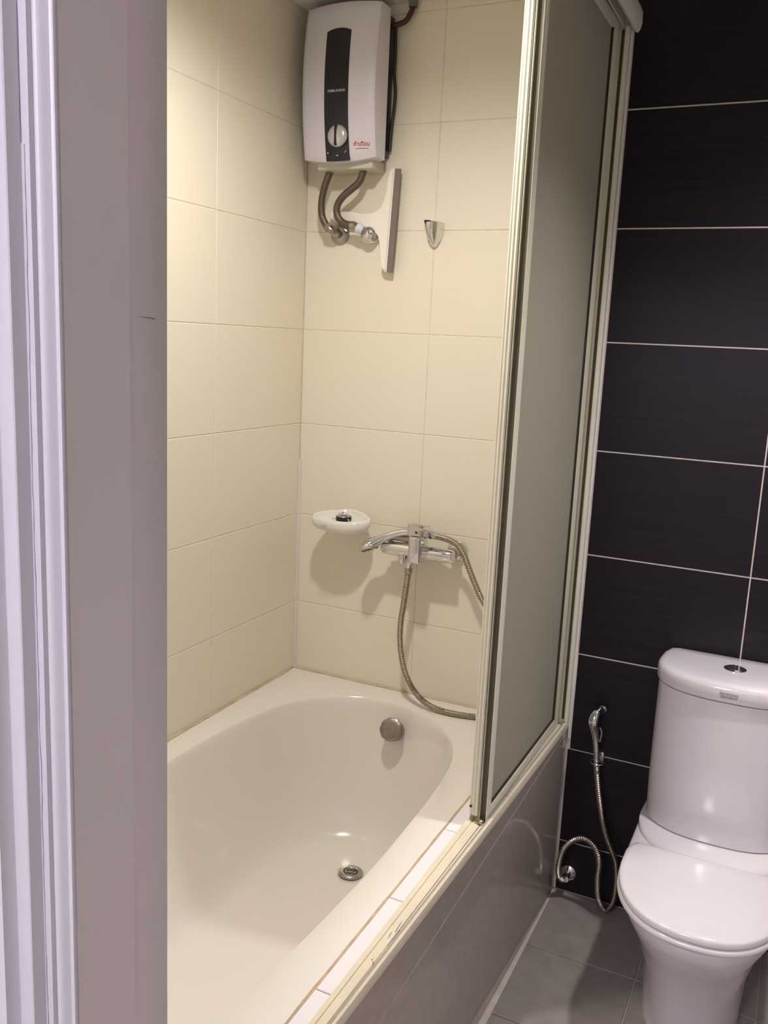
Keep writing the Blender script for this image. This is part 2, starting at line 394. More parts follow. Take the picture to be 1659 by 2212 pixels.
# ================================================================ BATHTUB
YM = -.92
half = [(.080, YM), (.083, -.7), (.090, -.55), (.108, -.40), (.140, -.277), (.188, -.20), (.25, -.143), (.32, -.105), (.395, -.088), (.47, -.094),
        (.54, -.119), (.60, -.158), (.656, -.213), (.70, -.28), (.73, -.36), (.748, -.46), (.760, -.60), (.766, -.75), (.770, YM)]
ctrl = half + [(x, 2 * YM - y) for x, y in reversed(half[1:-1])]
loop = catmull([(x, y, 0) for x, y in ctrl], 6, closed=True); loop = resample(loop + [loop[0]], .028)[:-1]
NL = len(loop)
def bottom(p):
    x = .435 + (p.x - .425) * .64
    t = (p.y + .088) / (-1.752 + .088); return Vector((x, -.275 + t * (-1.36 + .275), 0))
prof = [(0, RIM), (.012, RIM - .0015), (.03, RIM - .006), (.05, RIM - .015), (.075, RIM - .035), (.13, RIM - .085), (.20, .375), (.28, .305), (.37, .24), (.47, .19), (.58, .152), (.70, .126), (.82, .111), (.92, .104), (1.0, .101), (1.25, .099)]
t = B(); rings = []
for s, z in prof:
    ring = []
    for p in loop:
        q = bottom(p); c = Vector((.435, -.80, 0))
        r = p.lerp(q, s) if s <= 1 else q.lerp(c, (s - 1))
        ring.append(t.verts.new((r.x, r.y, z)))
    rings.append(ring)
for k in (.45, .7, .9):
    rings.append([t.verts.new((lambda q: (q.x, q.y, .0985))(bottom(p).lerp(Vector((.435, -.80, 0)), k))) for p in loop])
for A, D in zip(rings, rings[1:]):
    for k in range(NL): t.faces.new((A[k], A[(k + 1) % NL], D[(k + 1) % NL], D[k]))
t.faces.new(rings[-1])
X0, X1, Y0, Y1 = .0015, .8420, -1.8395, -.0015
cx, cy = .42, YM; outer = []
ang = [math.atan2((p.y - cy) / (Y1 - Y0), (p.x - cx) / (X1 - X0)) for p in loop]
for a in ang:
    dx, dy = math.cos(a) * (X1 - X0), math.sin(a) * (Y1 - Y0)
    k = min(((X1 - cx) if dx > 0 else (X0 - cx)) / dx if abs(dx) > 1e-6 else 9, ((Y1 - cy) if dy > 0 else (Y0 - cy)) / dy if abs(dy) > 1e-6 else 9)
    outer.append([cx + dx * k, cy + dy * k])
for X in (X0, X1):
    for Y in (Y0, Y1):
        i = min(range(NL), key=lambda i: (outer[i][0] - X) ** 2 + (outer[i][1] - Y) ** 2); outer[i] = [X, Y]
ot = [t.verts.new((x, y, RIM)) for x, y in outer]; od = [t.verts.new((x, y, RIM - .035)) for x, y in outer]
for A, D in ((rings[0], ot), (ot, od)):
    for k in range(NL): t.faces.new((A[k], A[(k + 1) % NL], D[(k + 1) % NL], D[k]))
tub = empty('bathtub', (.42, YM, 0), 'white built-in bathtub with an oval basin between ivory tiled walls', 'bathtub')
fin('basin', t, M['tub'], tub, 50)
# drain
DR = (.445, -.388, .1035)
b = B(); lathe(b, [(.030, .006), (.0335, .0062), (.0365, .0045), (.0375, .001), (.030, .0), (.022, -.001), (.021, -.004), (.0, -.004)][:0] or
               [(.021, .0035), (.024, .0058), (.031, .0062), (.0355, .0040), (.0375, .0), (.02, 0), (.021, .0035)], DR, (0, .06, 1), 40, cap=False)
dr = fin('drain', b, M['chrome_dull'], tub)
b = B(); lathe(b, [(0, .0005), (.0215, .0005), (.0215, .0018), (0, .0018)], DR, (0, .06, 1), 24); fin('drain_hole', b, M['black_rubber'], dr)
b = B()
lathe(b, [(0, .0018), (.0045, .0018), (.004, .0040), (0, .0045)], DR, (0, .06, 1), 16)
for k in range(6):
    a = k * PI / 3 + .3; d = Vector((math.cos(a), math.sin(a), 0)); o = Vector(DR) + Vector((0, 0, .0024))
    tube(b, [o + d * .004, o + d * .0145], .0012, 6)
lathe(b, [(.014, .0018), (.017, .0018), (.0165, .0038), (.0145, .0038), (.014, .0018)], DR, (0, .06, 1), 24, cap=False)
fin('strainer', b, M['chrome_dull'], dr)
# overflow knob on the end slope
OV = Vector((.450, -.158, .464)); ax = Vector((.12, -.86, .46)).normalized()
b = B(); n = 36; u = ax.orthogonal().normalized(); v = ax.cross(u); pr = [(.033, -.035), (.034, -.006), (.0365, .002), (.0355, .006), (.031, .0085), (.020, .0095), (.008, .0098), (0, .010)]
rr = []
for r, h in pr:
    if r == 0: rr.append([b.verts.new(OV + ax * h)]); continue
    rr.append([b.verts.new(OV + ax * h + (u * math.cos(2 * PI * k / n) + v * math.sin(2 * PI * k / n)) * r * (1 + (.022 * math.cos(9 * 2 * PI * k / n) if r > .029 and h > 0 else 0))) for k in range(n)])
for A, D in zip(rr, rr[1:]):
    for k in range(n):
        if len(D) == 1: b.faces.new((A[k], A[(k + 1) % n], D[0]))
        else: b.faces.new((A[k], A[(k + 1) % n], D[(k + 1) % n], D[k]))
ovk = fin('overflow_knob', b, M['brass'], tub); ovk['label'] = 'dull metal round overflow knob'
for nm, pts in (('wall_caulk', [(.004, -1.835 + i * .06, RIM + .001) for i in range(31)]), ('wall_caulk', [(.004 + i * .04, -.004, RIM + .001) for i in range(21)])):
    b = B(); tube(b, pts, [.0042 + random.uniform(-.0012, .0014) for _ in pts], 6); fin(nm, b, M['caulk'], wall_left if pts[0][1] < -1 else wall_back)

# ================================================================ SHOWER SCREEN
scr = empty('shower_screen_frame', (.92, -.9, RIM + .001), 'cream metal frame and floor track of the sliding shower screen', 'shower screen frame')
def yprism(bm, P, y0, y1, sh=lambda x, y: 0):
    prism(bm, P, lambda x, z: (x + sh(x, y0), y0, z), lambda x, z: (x + sh(x, y1), y1, z))
zt = .536
shf = lambda x, y: .02 * y * max(0, (x - .884) / .073)
trk = [(.884, RIM + .0015), (.884, .540), (.8855, .5415), (.9005, .5415), (.9015, .5385), (.9035, .5385), (.9045, .5405), (.9275, .5405), (.9282, .5375),
       (.9302, .5375), (.931, .5405), (.9475, .5410), (.9485, .5500), (.9510, .5540), (.9550, .5555), (.9590, .5535), (.9605, .5480), (.9605, .538), (.9585, .536), (.9585, .5300), (.9465, .5270)]
b = B(); yprism(b, trk, -1.835, -.003, shf); fin('bottom_track', b, M['ivory_track'], scr, 30)
b = B(); yprism(b, [(.9283, .5377), (.9283, .5389), (.9301, .5389), (.9301, .5377)], -1.16, -.68, shf); fin('track_groove_dirt', b, M['scuff'], scr, 0)
def blob(x, y, rx, ry, rot, z, seed):
    rnd = random.Random(seed); bm = B(); n = 12
    a = [(rx * math.cos(2 * PI * k / n) * rnd.uniform(.6, 1.2), ry * math.sin(2 * PI * k / n) * rnd.uniform(.6, 1.2)) for k in range(n)]
    a = [(x + p * math.cos(rot) - q * math.sin(rot), y + p * math.sin(rot) + q * math.cos(rot)) for p, q in a]
    prism(bm, a, lambda p, q: (p, q, z), lambda p, q: (p, q, z + .0004)); fin('scuff', bm, M['scuff'], scr, 0)
blob(.9180, -1.222, .0032, .006, .3, .5404, 1); blob(.9075, -1.212, .0015, .003, 0, .5404, 2); blob(.9125, -1.218, .0014, .004, .5, .5404, 3)
blob(.9100, -1.105, .0012, .02, .05, .5404, 4); blob(.9160, -1.135, .0015, .026, -.05, .5404, 5); blob(.9060, -1.135, .0010, .012, .1, .5404, 6)
# header
hd = [(.876, 2.462), (.876, 2.520), (.968, 2.520), (.980, 2.512), (.986, 2.498), (.987, 2.470), (.983, 2.456), (.977, 2.450), (.972, 2.452), (.968, 2.462),
      (.964, 2.462), (.964, 2.500), (.942, 2.500), (.942, 2.470), (.938, 2.470), (.938, 2.500), (.880, 2.500), (.880, 2.462)]
b = B(); yprism(b, hd, -1.835, -.003); fin('header_rail', b, M['ivory'], scr, 30)
# wall jamb
jb = [(.884, -.003), (.884, -.012), (.888, -.012), (.888, -.006), (.9365, -.006), (.9365, -.004), (.9485, -.004), (.9485, -.022), (.9515, -.025), (.9575, -.025), (.9595, -.022), (.9595, -.003)]
b = B(); zprism(b, jb, .557, 2.462); fin('wall_jamb', b, M['ivory'], scr, 30)
b = B(); box(b, .9370, .9480, -.006, -.0035, .557, 2.46); fin('jamb_channel_shade', b, M['olive'], scr, 0)  # dark olive strip paints the shade inside the open jamb channel
b = B(); zz = [.50 + i * .05 for i in range(40)]
tube(b, [(.9625 + (.0012 if z < .77 else 0), -.004, z) for z in zz], [.0030 + (.0028 if z < .765 else 0) + random.uniform(-.0005, .0005) for z in zz], 6)
fin('wall_caulk', b, M['caulk_white'], scr)
PT, PB = 2.476, .544
def sliding(name, x0, x1, y0, y1, label, outer):
    t = empty(name, ((x0 + x1) / 2, (y0 + y1) / 2, PB), label, 'shower door', 'framed sliding shower doors')
    xm = (x0 + x1) / 2; zb = PB + (.0 if outer else .012)
    # near stile: fluted front face
    wS = .030 if outer else .034
    if outer:
        fr = [(x0, y0 + .006), (x0 + .0005, y0 + .0005), (x0 + .0018, y0), (x0 + .0018, y0 + .012), (x1 - .0018, y0 + .012), (x1 - .0018, y0), (x1 - .0005, y0 + .0005), (x1, y0 + .003),
              (x1, y0 + .012), (x1 - .0012, y0 + .0135), (x1 - .0012, y0 + .016), (x1, y0 + .0175), (x1, y0 + wS), (x0, y0 + wS)]
    else:
        k = (x1 - x0)
        fr = [(x0, y0 + .004), (x0 + .001, y0 + .001), (x0 + k * .16, y0), (x0 + k * .24, y0 + .0006), (x0 + k * .28, y0 + .0013), (x0 + k * .33, y0 + .0013), (x0 + k * .37, y0 + .0004),
              (x0 + k * .50, y0 - .0012), (x0 + k * .62, y0), (x0 + k * .66, y0 + .0009), (x0 + k * .70, y0 + .0009), (x0 + k * .74, y0), (x0 + k * .88, y0 - .0008), (x1 - .0012, y0 + .0006), (x1, y0 + .003), (x1, y0 + wS), (x0, y0 + wS)]
    b = B(); zprism(b, fr, zb, PT); st = fin('stile', b, M['ivory'], t, 25)
    if outer:
        b = B(); box(b, x0 + .0019, x1 - .0019, y0 + .008, y0 + .0119, zb, PT); fin('channel_lining', b, M['olive'], st, 0)  # dark olive strip at the bottom of the recessed stile channel
    b = B(); box(b, x0, x1, y1 - .042, y1, zb, PT, .001, 1); fin('stile', b, M['ivory'], t)
    b = B(); box(b, x0 + .001, x1, y0 + wS, y1 - .042, zb, zb + .030, .001, 1); fin('rail', b, M['ivory'], t)
    b = B(); box(b, x0 + .001, x1, y0 + wS, y1 - .042, PT - .028, PT, .001, 1); fin('rail', b, M['ivory'], t)
    b = B(); box(b, xm - .002, xm + .002, y0 + wS - .004, y1 - .040, zb + .026, PT - .024); fin('frosted_pane', b, M['frosted'], t, 0)
    b = B(); gx0, gx1 = xm + .0021, x1 - .001
    box(b, gx0, gx1, y1 - .0455, y1 - .0421, zb + .030, PT - .028); box(b, gx0, gx1 - .001, y0 + wS, y1 - .045, zb + .0301, zb + .0335)
    fin('pane_gasket', b, M['olive_deep'], t, 0)
    return t
d1 = sliding('sliding_shower_door', .8885, .9105, -.667, -.028, 'inner sliding shower door with fluted ivory stile, nearest the bathtub', False)
d2 = sliding('sliding_shower_door', .9125, .9315, -.665, -.026, 'outer frosted sliding shower door facing the toilet side', True)
b = B(); lathe(b, [(0, 0), (.0033, 0), (.0033, .0012), (0, .0012)], (.8925, -.6665, .5775), (0, -1, 0), 14); fin('screw_hole', b, M['black_rubber'], d1)
b = B(); lathe(b, [(.001, -.004), (.0052, -.004), (.0062, -.002), (.0062, .002), (.0052, .004), (.001, .004)], (.9215, -.672, .5470), (1, 0, 0), 18)
box(b, .9165, .9265, -.6665, -.655, .546, .552); rl = fin('roller', b, M['chrome_dull'], d2); rl['label'] = 'worn metal bottom roller'
b = B(); box(b, .9150, .9180, -.678, -.6655, .5412, .5450, .0008, 1); box(b, .9050, .9150, -.674, -.6690, .5455, .5475); fin('rust_spot', b, M['rust'], d2)
b = B(); box(b, .8925, .9000, -.670, -.662, .5435, .5545, .001, 1); fin('guide', b, M['scuff'], d1)

# ================================================================ WATER HEATER
ht = empty('water_heater', (.17, -.01, 2.15), 'silver white wall-mounted electric water heater with black centre strip', 'water heater')
HX0, HX1, HZ0, HZ1 = .052, .288, 2.158, 2.573
def front_y(x, z):
    zz = (z - (HZ0 + HZ1) / 2) / ((HZ1 - HZ0) / 2); xx = (x - (HX0 + HX1) / 2) / ((HX1 - HX0) / 2)
    return -.110 - .024 * (1 - zz * zz) - .011 * (1 - xx * xx)
def zlim(x, top):
    xx = (x - (HX0 + HX1) / 2) / ((HX1 - HX0) / 2)
    return HZ1 - .007 * xx * xx if top else HZ0 - .012 * (1 - xx * xx)
b = B(); nx, nz = 24, 30; G = []
for i in range(nx + 1):
    col = []
    for j in range(nz + 1):
        x = HX0 + (HX1 - HX0) * i / nx; z0, z1 = zlim(x, 0), zlim(x, 1); z = z0 + (z1 - z0) * j / nz
        e = min(min(i, nx - i) / nx * (HX1 - HX0), min(j, nz - j) / nz * (HZ1 - HZ0)); rd = .006
        yy = front_y(x, z) + (rd - math.sqrt(max(0, rd * rd - (rd - e) ** 2)) if e < rd else 0)
        col.append(b.verts.new((x, yy, z)))
    G.append(col)
for i in range(nx):
    for j in range(nz): b.faces.new((G[i][j], G[i + 1][j], G[i + 1][j + 1], G[i][j + 1]))
rim = [G[i][0] for i in range(nx + 1)] + [G[nx][j] for j in range(1, nz + 1)] + [G[i][nz] for i in range(nx - 1, -1, -1)] + [G[0][j] for j in range(nz - 1, 0, -1)]
bk = [b.verts.new((v.co.x, -.048, v.co.z)) for v in rim]
for k in range(len(rim)): b.faces.new((rim[k], bk[k], bk[(k + 1) % len(rim)], rim[(k + 1) % len(rim)]))
b.faces.new(bk)
fin('cover', b, M['heater'], ht, 50)
b = B(); box(b, .062, .281, -.047, -.001, 2.172, 2.555, .004); fin('back_box', b, M['black_plastic'], ht)
b = B(); box(b, .085, .268, -.088, -.006, 2.130, 2.160, .005); fin('connection_box', b, M['heater_base'], ht)
def patch(x0, x1, z0, z1, lift, top=None, nx=10, nz=30, zf0=None):
    b = B(); G = []
    for i in range(nx + 1):
        x = x0 + (x1 - x0) * i / nx; a = zf0(x) if zf0 else z0; c = top(x) if top else z1
        G.append([b.verts.new((x, front_y(x, a + (c - a) * j / nz) - lift, a + (c - a) * j / nz)) for j in range(nz + 1)])
    for i in range(nx):
        for j in range(nz): b.faces.new((G[i][j], G[i + 1][j], G[i + 1][j + 1], G[i][j + 1]))
    r = bmesh.ops.extrude_face_region(b, geom=b.faces[:]); 
    bmesh.ops.translate(b, verts=[v for v in r['geom'] if isinstance(v, bmesh.types.BMVert)], vec=(0, lift + .002, 0))
    return b
PX0, PX1 = .134, .211
fin('control_strip', patch(PX0, PX1, 0, 0, .0012, top=lambda x: 2.500 - 5.5 * (x - .172) ** 2, zf0=lambda x: zlim(x, 0) + .001), M['black_plastic'], ht)
kx, kz = .177, 2.213; ky = front_y(kx, kz) - .001
b = B(); lathe(b, [(.031, 0), (.031, .004), (.0285, .009), (.022, .0125), (.012, .0145), (0, .015)], (kx, ky, kz), (0, -1, 0), 36)
kn = fin('knob', b, M['knob'], ht)
b = B(); box(b, kx - .0042, kx + .0030, ky - .0165, ky - .002, kz - .0275, kz + .0285, .002); fin('knob_slot', b, M['black_plastic'], kn)
b = B(); box(b, .1440, .1470, ky - .0006, ky + .004, kz - .047, kz - .043); fin('dial_mark', b, M['print_grey'], ht)
b = B(); box(b, .1735, .1795, ky - .0004, ky + .004, kz - .054, kz - .0515); fin('dial_mark', b, M['print_grey'], ht)
b = B(); tube(b, [(.2005, ky + .0005, kz - .046), (.2065, ky + .0005, kz - .039)], .0009, 6)
fin('dial_mark', b, M['print_grey'], ht)
ly = front_y(.173, 2.326) - .0016
text('brand_lettering', 'STIEBEL ELTRON', .0088, M['print_grey'], ht, (.1740, ly, 2.332), (PI / 2, 0, 0), bold=.0003, sx=.86)
wl = text('warning_lettering', 'คำเตือน', .0160, M['print_red'], ht, (.250, -.2, 2.190), (PI / 2, 0, 0), bold=.0003, ext=0)
wl.data.transform(wl.matrix_basis); wl.matrix_basis = Matrix.Translation((0, 0, 0))
for v_ in wl.data.vertices:       # lie on the curved cover
    v_.co.y = front_y(v_.co.x + .17, v_.co.z + 2.15) - .0006 + .01
ty = front_y(.25, 2.19) + .0003
b = B(); prism(b, [(.2310, 2.1775), (.2310, 2.1792), (.2700, 2.1792), (.2700, 2.1775)], lambda x, z: (x, front_y(x, z) - .0006, z), lambda x, z: (x, front_y(x, z) + .002, z)); fin('warning_line', b, M['print_red'], ht, 0)
# power cable and its conduit
cb_ = empty('power_cable', (.325, -.012, 2.40), 'dark power cable running from the ceiling into the heater', 'cable')
b = B(); tube(b, catmull([(.342, -.016, CEIL - .001), (.342, -.017, 2.578), (.336, -.018, 2.558), (.322, -.018, 2.540), (.302, -.020, 2.532), (.284, -.022, 2.530)], 6), .0075, 10); fin('sleeve', b, M['cable'], cb_)
b = B(); tube(b, [(.342, -.016, CEIL - .002), (.342, -.016, 2.574)], .0125, 14); fin('conduit_end', b, M['conduit'], cb_)
b = B(); tube(b, catmull([(.291, -.018, 2.53), (.2925, -.016, 2.46), (.291, -.014, 2.40), (.296, -.014, 2.36), (.2955, -.014, 2.32), (.289, -.014, 2.25), (.286, -.014, 2.19)], 6), .0048, 8); fin('wire', b, M['black_rubber'], cb_)

# valve stubs + heater hoses
def escutcheon(b, x, z, r=.031, y=-.0005):
    lathe(b, [(r, 0), (r, .004), (r * .93, .0075), (r * .6, .011), (r * .45, .012), (r * .45, .014), (0, .014)], (x, y, z), (0, -1, 0), 32)
v1 = empty('heater_valve', (.122, 0, 1.94), 'round wall flange and elbow under the left heater hose', 'pipe fitting')
b = B(); escutcheon(b, .124, 1.957); fin('flange', b, M['chrome_dull'], v1)
b = B(); tube(b, catmull([(.124, -.012, 1.957), (.124, -.032, 1.957), (.118, -.044, 1.962), (.109, -.048, 1.970)], 5), .0115, 14); lathe(b, [(.0145, 0), (.0145, .012), (.012, .014), (0, .014)], (.112, -.048, 1.967), (-.75, 0, .66), 6); fin('elbow', b, M['chrome_dull'], v1)
v2 = empty('heater_valve', (.24, 0, 1.94), 'chrome angle valve with white thread tape below the right heater hose', 'pipe fitting')
b = B(); escutcheon(b, .238, 1.954, .027); lathe(b, [(.021, .004), (.024, .012), (.0265, .024), (.024, .036), (.014, .044), (0, .046)], (.236, 0, 1.952), (.06, -1, 0), 24); fin('valve_body', b, M['chrome'], v2)
b = B(); lathe(b, [(0.014, 0), (.0150, .006), (.0155, .014), (.0145, .020), (0, .020)], (.224, -.046, 1.962), (-.85, -.25, .42), 20); fin('thread_tape', b, M['tape'], v2)
b = B(); lathe(b, [(.0125, 0), (.0125, .014), (0, .014)], (.207, -.051, 1.9705), (-.85, -.25, .42), 6); fin('nut', b, M['chrome_dull'], v2)
h1 = empty('heater_hose', (.1, -.05, 1.97), 'left braided hose from the heater to the wall flange', 'hose', 'braided heater hoses')
b = B(); tube(b, resample(catmull([(.112, -.058, 2.140), (.110, -.058, 2.125), (.098, -.058, 2.095), (.0885, -.056, 2.065), (.0840, -.054, 2.035), (.0865, -.052, 2.005), (.098, -.050, 1.982), (.109, -.048, 1.970)], 8), .004), .0105, 14); fin('braid', b, M['braid'], h1)
b = B(); lathe(b, [(.0125, 0), (.0125, .010), (0, .010)], (.112, -.058, 2.127), (0, 0, 1), 6); fin('nut', b, M['chrome_dull'], h1)
h2 = empty('heater_hose', (.17, -.06, 1.97), 'right braided S-shaped hose from the heater to the chrome valve', 'hose', 'braided heater hoses')
b = B(); tube(b, resample(catmull([(.226, -.060, 2.140), (.224, -.060, 2.122), (.213, -.060, 2.098), (.192, -.062, 2.080), (.164, -.062, 2.060), (.145, -.060, 2.038), (.140, -.058, 2.015), (.150, -.056, 1.993), (.172, -.055, 1.980), (.196, -.054, 1.976)], 8), .004), .0105, 14); fin('braid', b, M['braid'], h2)
b = B(); lathe(b, [(.0125, 0), (.0125, .010), (0, .010)], (.2255, -.060, 2.127), (0, 0, 1), 6); fin('nut', b, M['chrome_dull'], h2)
b = B(); lathe(b, [(.0122, 0), (.0122, .014), (0, .014)], (.188, -.0545, 1.9765), (.98, 0, -.05), 16); fin('nut', b, M['chrome_dull'], h2)

# squeegee
sq = empty('squeegee', (.29, -.03, 1.84), 'white T-shaped squeegee with grey rubber blade hung beside the heater hoses', 'squeegee')
S = [(.314, 2.139), (.302, 2.136), (.296, 2.126), (.294, 2.105), (.293, 2.075), (.289, 2.048), (.281, 2.030), (.266, 2.016), (.243, 2.008), (.216, 2.008), (.182, 2.017), (.161, 2.019), (.130, 2.020), (.108, 2.022), (.100, 2.014),
     (.103, 1.998), (.120, 1.990), (.150, 1.988), (.190, 1.984), (.231, 1.978), (.258, 1.966), (.274, 1.950), (.280, 1.927), (.281, 1.895), (.282, 1.860), (.288, 1.850), (.301, 1.843)]
b = B(); prism(b, S, lambda x, z: (x, -.034, z), lambda x, z: (x, -.016, z))
bmesh.ops.bevel(b, geom=[e for e in b.edges if abs(e.verts[0].co.y - e.verts[1].co.y) < 1e-6 and e.verts[0].co.y < -.03], offset=.004, segments=3, affect='EDGES')
fin('handle', b, M['white_plastic'], sq)
b = B(); prism(b, [(.3145, 2.138), (.3315, 2.137), (.3185, 1.842), (.3015, 1.843)], lambda x, z: (x, -.028, z), lambda x, z: (x, -.022, z)); fin('blade', b, M['grey_rubber'], sq)
b = B(); tube(b, [(.2, -.0005, 2.000), (.2, -.028, 2.000)], .004, 10); fin('hook_pin', b, M['white_plastic'], sq)

# shower wall bracket
bk_ = empty('shower_bracket', (.444, 0, 1.92), 'chrome tapered shower holder on the wall right of the squeegee', 'shower holder')
b = B(); rings = []
for z, hw, d in ((1.917, .004, .008), (1.924, .010, .018), (1.940, .019, .034), (1.958, .025, .046), (1.975, .0275, .053), (1.984, .0275, .054), (1.987, .0255, .051)):
    rings.append([b.verts.new((.442 + math.cos(a) * hw, -.0005 - max(0, math.sin(a)) ** .8 * d, z)) for a in [PI * k / 14 for k in range(15)]])
for A, D in zip(rings, rings[1:]):
    for k in range(14): b.faces.new((A[k], A[k + 1], D[k + 1], D[k]))
    b.faces.new((A[14], A[0], D[0], D[14]))
b.faces.new(rings[0]); b.faces.new(rings[-1])
fin('body', b, M['chrome'], bk_)
b = B(); prism(b, [(-.003, 1.930), (-.007, 1.9885), (.007, 1.9885), (.002, 1.930)], lambda x, z: (.433 + x, -.0545 + (1.9885 - z) * .62, z), lambda x, z: (.436 + x, -.030 + (1.9885 - z) * .3, z)); fin('slot', b, M['black_plastic'], bk_, 0)

# ================================================================ SOAP DISH
sd = empty('soap_dish', (.2, -.06, 1.05), 'white ceramic soap dish on the ivory tiles beside the faucet', 'soap dish')
shape = catmull([(.205, -.001, 0), (.165, -.020, 0), (.125, -.054, 0), (.108, -.085, 0), (.122, -.118, 0), (.170, -.136, 0), (.225, -.140, 0), (.275, -.128, 0), (.306, -.100, 0), (.306, -.070, 0), (.283, -.040, 0), (.246, -.014, 0)], 6, closed=True)
sc = Vector((.208, -.075, 0)); ns = len(shape)
def ringat(k, z): return [b.verts.new((lambda q: Vector((q.x, q.y, z + .004 + (q.y + .075) * .13)))(sc + (p - sc) * k)) for p in shape]
b = B(); rg = [ringat(k, z) for k, z in ((.30, 1.046), (.62, 1.047), (.82, 1.052), (.94, 1.061), (1.0, 1.072), (.995, 1.083), (.96, 1.090), (.91, 1.092), (.86, 1.089), (.82, 1.082), (.76, 1.076), (.5, 1.073), (.2, 1.073))]
for A, D in zip(rg, rg[1:]):
    for k in range(ns): b.faces.new((A[k], A[(k + 1) % ns], D[(k + 1) % ns], D[k]))
b.faces.new(rg[0]); b.faces.new(rg[-1])
fin('dish', b, M['ceramic'], sd, 60)
text('maker_lettering', 'American\nStandard', .0068, M['print_grey'], sd, (.176, -.1425, 1.0690), (PI / 2 - .10, 0, -.10), bold=.0001, shear=.3, lh=.8)
pg = empty('bath_plug', (.205, -.065, 1.073), 'black rubber bath plug with metal chain lying in the soap dish', 'bath plug')
PC = (.205, -.062, 1.0790)
b = B(); lathe(b, [(0, 0), (.0215, 0), (.0245, .010), (.0250, .012)], PC, (0, 0, 1), 32); lathe(b, [(0, .0), (.0245, .0), (.025, .012), (.0, .012)], PC, (0, 0, 1), 32); fin('stopper', b, M['black_rubber'], pg)
b = B(); lathe(b, [(0, .0121), (.0245, .0121), (.0235, .0135), (0, .0140)], PC, (0, 0, 1), 28); fin('cap', b, M['chrome_dull'], pg)
b = B()
def ringlink(c, r, nrm, t=.0011):
    c = Vector(c) + Vector((0, 0, .0052))
    nrm = Vector(nrm).normalized(); u = nrm.orthogonal().normalized(); v = nrm.cross(u)
    P = [Vector(c) + (u * math.cos(2 * PI * k / 10) + v * math.sin(2 * PI * k / 10)) * r for k in range(11)]
    tube(b, P, t, 5, cap=False)
for c, r, nn in (((.200, -.062, 1.0925), .006, (1, .3, .2)), ((.207, -.060, 1.0935), .006, (.2, 1, .4)), ((.213, -.064, 1.0915), .005, (.6, .4, .7)), ((.193, -.063, 1.0905), .005, (.3, .9, .2)),
                 ((.228, -.078, 1.080), .0045, (.2, .4, 1)), ((.233, -.083, 1.078), .004, (1, .4, 0)), ((.174, -.066, 1.0755), .007, (0, .2, 1)), ((.183, -.066, 1.079), .004, (1, 0, .3)), ((.221, -.070, 1.088), .0045, (.1, .9, .5))): ringlink(c, r, nn)
tube(b, [(.204, -.062, 1.0875), (.204, -.062, 1.094)], .003, 8)
fin('chain', b, M['chrome'], pg)

# ================================================================ BATH FAUCET
fa = empty('bath_faucet', (.49, 0, 1.0), 'chrome wall-mounted bath mixer with square lever, above the tub rim', 'faucet')
ZB, YB = 1.015, -.072
b = B(); lathe(b, [(0, 0), (.0185, 0), (.021, .004), (.0215, .03), (.0225, .08), (.0235, .12), (.0225, .16), (.0215, .20), (.0215, .229), (.019, .233), (0, .233)], (.353, YB, ZB), (1, 0, .0), 32); fin('body', b, M['chrome'], fa)
for x in (.425, .572):
    b = B(); lathe(b, [(.034, .0), (.034, .004), (.032, .009), (.024, .018), (.016, .024), (.015, .055), (0, .056)], (x, -.0005, ZB + .004), (0, -1, -.03), 36); fin('wall_flange', b, M['chrome'], fa)
for x in (.424, .574):
    b = B(); lathe(b, [(.0185, 0), (.0185, .016), (0, .016)], (x, -.034, ZB + .002), (0, -1, 0), 6); fin('union_nut', b, M['chrome_dull'], fa)
b = B(); box(b, .459, .500, -.128, -.060, .988, 1.074, .009, 4); fin('valve_housing', b, M['chrome'], fa)
b = B()
LV = [(.455, -.070), (.455, -.128), (.461, -.134), (.500, -.134), (.506, -.128), (.506, -.070), (.500, -.064), (.461, -.064)]
prism(b, LV, lambda x, y: (x, y, 1.076), lambda x, y: (x, y, 1.100 + (-.064 - y) * .16))
bmesh.ops.bevel(b, geom=b.edges[:], offset=.0028, segments=2, affect='EDGES')
LP = [(.462, -.100), (.503, -.096), (.540, -.118), (.541, -.132), (.500, -.140), (.462, -.132)]
prism(b, LP, lambda x, y: (x, y, 1.104 - (x - .462) * .17), lambda x, y: (x, y, 1.1105 - (x - .462) * .15))
lv = fin('lever', b, M['chrome'], fa)
b = B(); lathe(b, [(0, 0), (.0042, 0), (.0036, .001), (0, .0012)], (.488, -.134, 1.088), (0, -1, 0), 16); fin('indicator_dot', b, M['cable'], lv)
b = B(); lathe(b, [(0, 0), (.0125, 0), (.0135, .008), (.0125, .03), (0, .03)], (.425, -.085, .976), (0, 0, 1), 24); fin('aerator', b, M['chrome'], fa)
b = B(); tube(b, catmull([(.470, -.088, 1.000), (.458, -.088, .992), (.450, -.086, .984), (.448, -.085, .966)], 5), [.018, .018, .018, .018, .017, .016, .0155, .015, .0145, .014, .0135, .013, .0125, .0125, .0125, .0125], 18); fin('hose_outlet', b, M['chrome'], fa)
b = B(); tube(b, [(.372, YB + .006, 1.032), (.372, YB + .006, 1.046), (.392, YB + .006, 1.050), (.452, YB + .006, 1.048), (.470, YB, 1.046)], [.010, .011, .011, .011, .011], 12); fin('cradle', b, M['chrome_dull'], fa)
hs = empty('hand_shower', (.34, -.1, 1.0), 'chrome hand shower resting across the top of the bath mixer', 'hand shower')
path = catmull([(.5095, -.068, 1.071), (.480, -.070, 1.0735), (.445, -.073, 1.0735), (.408, -.079, 1.067), (.372, -.090, 1.052), (.345, -.099, 1.037), (.324, -.106, 1.024)], 6)
n_ = len(path); b = B()
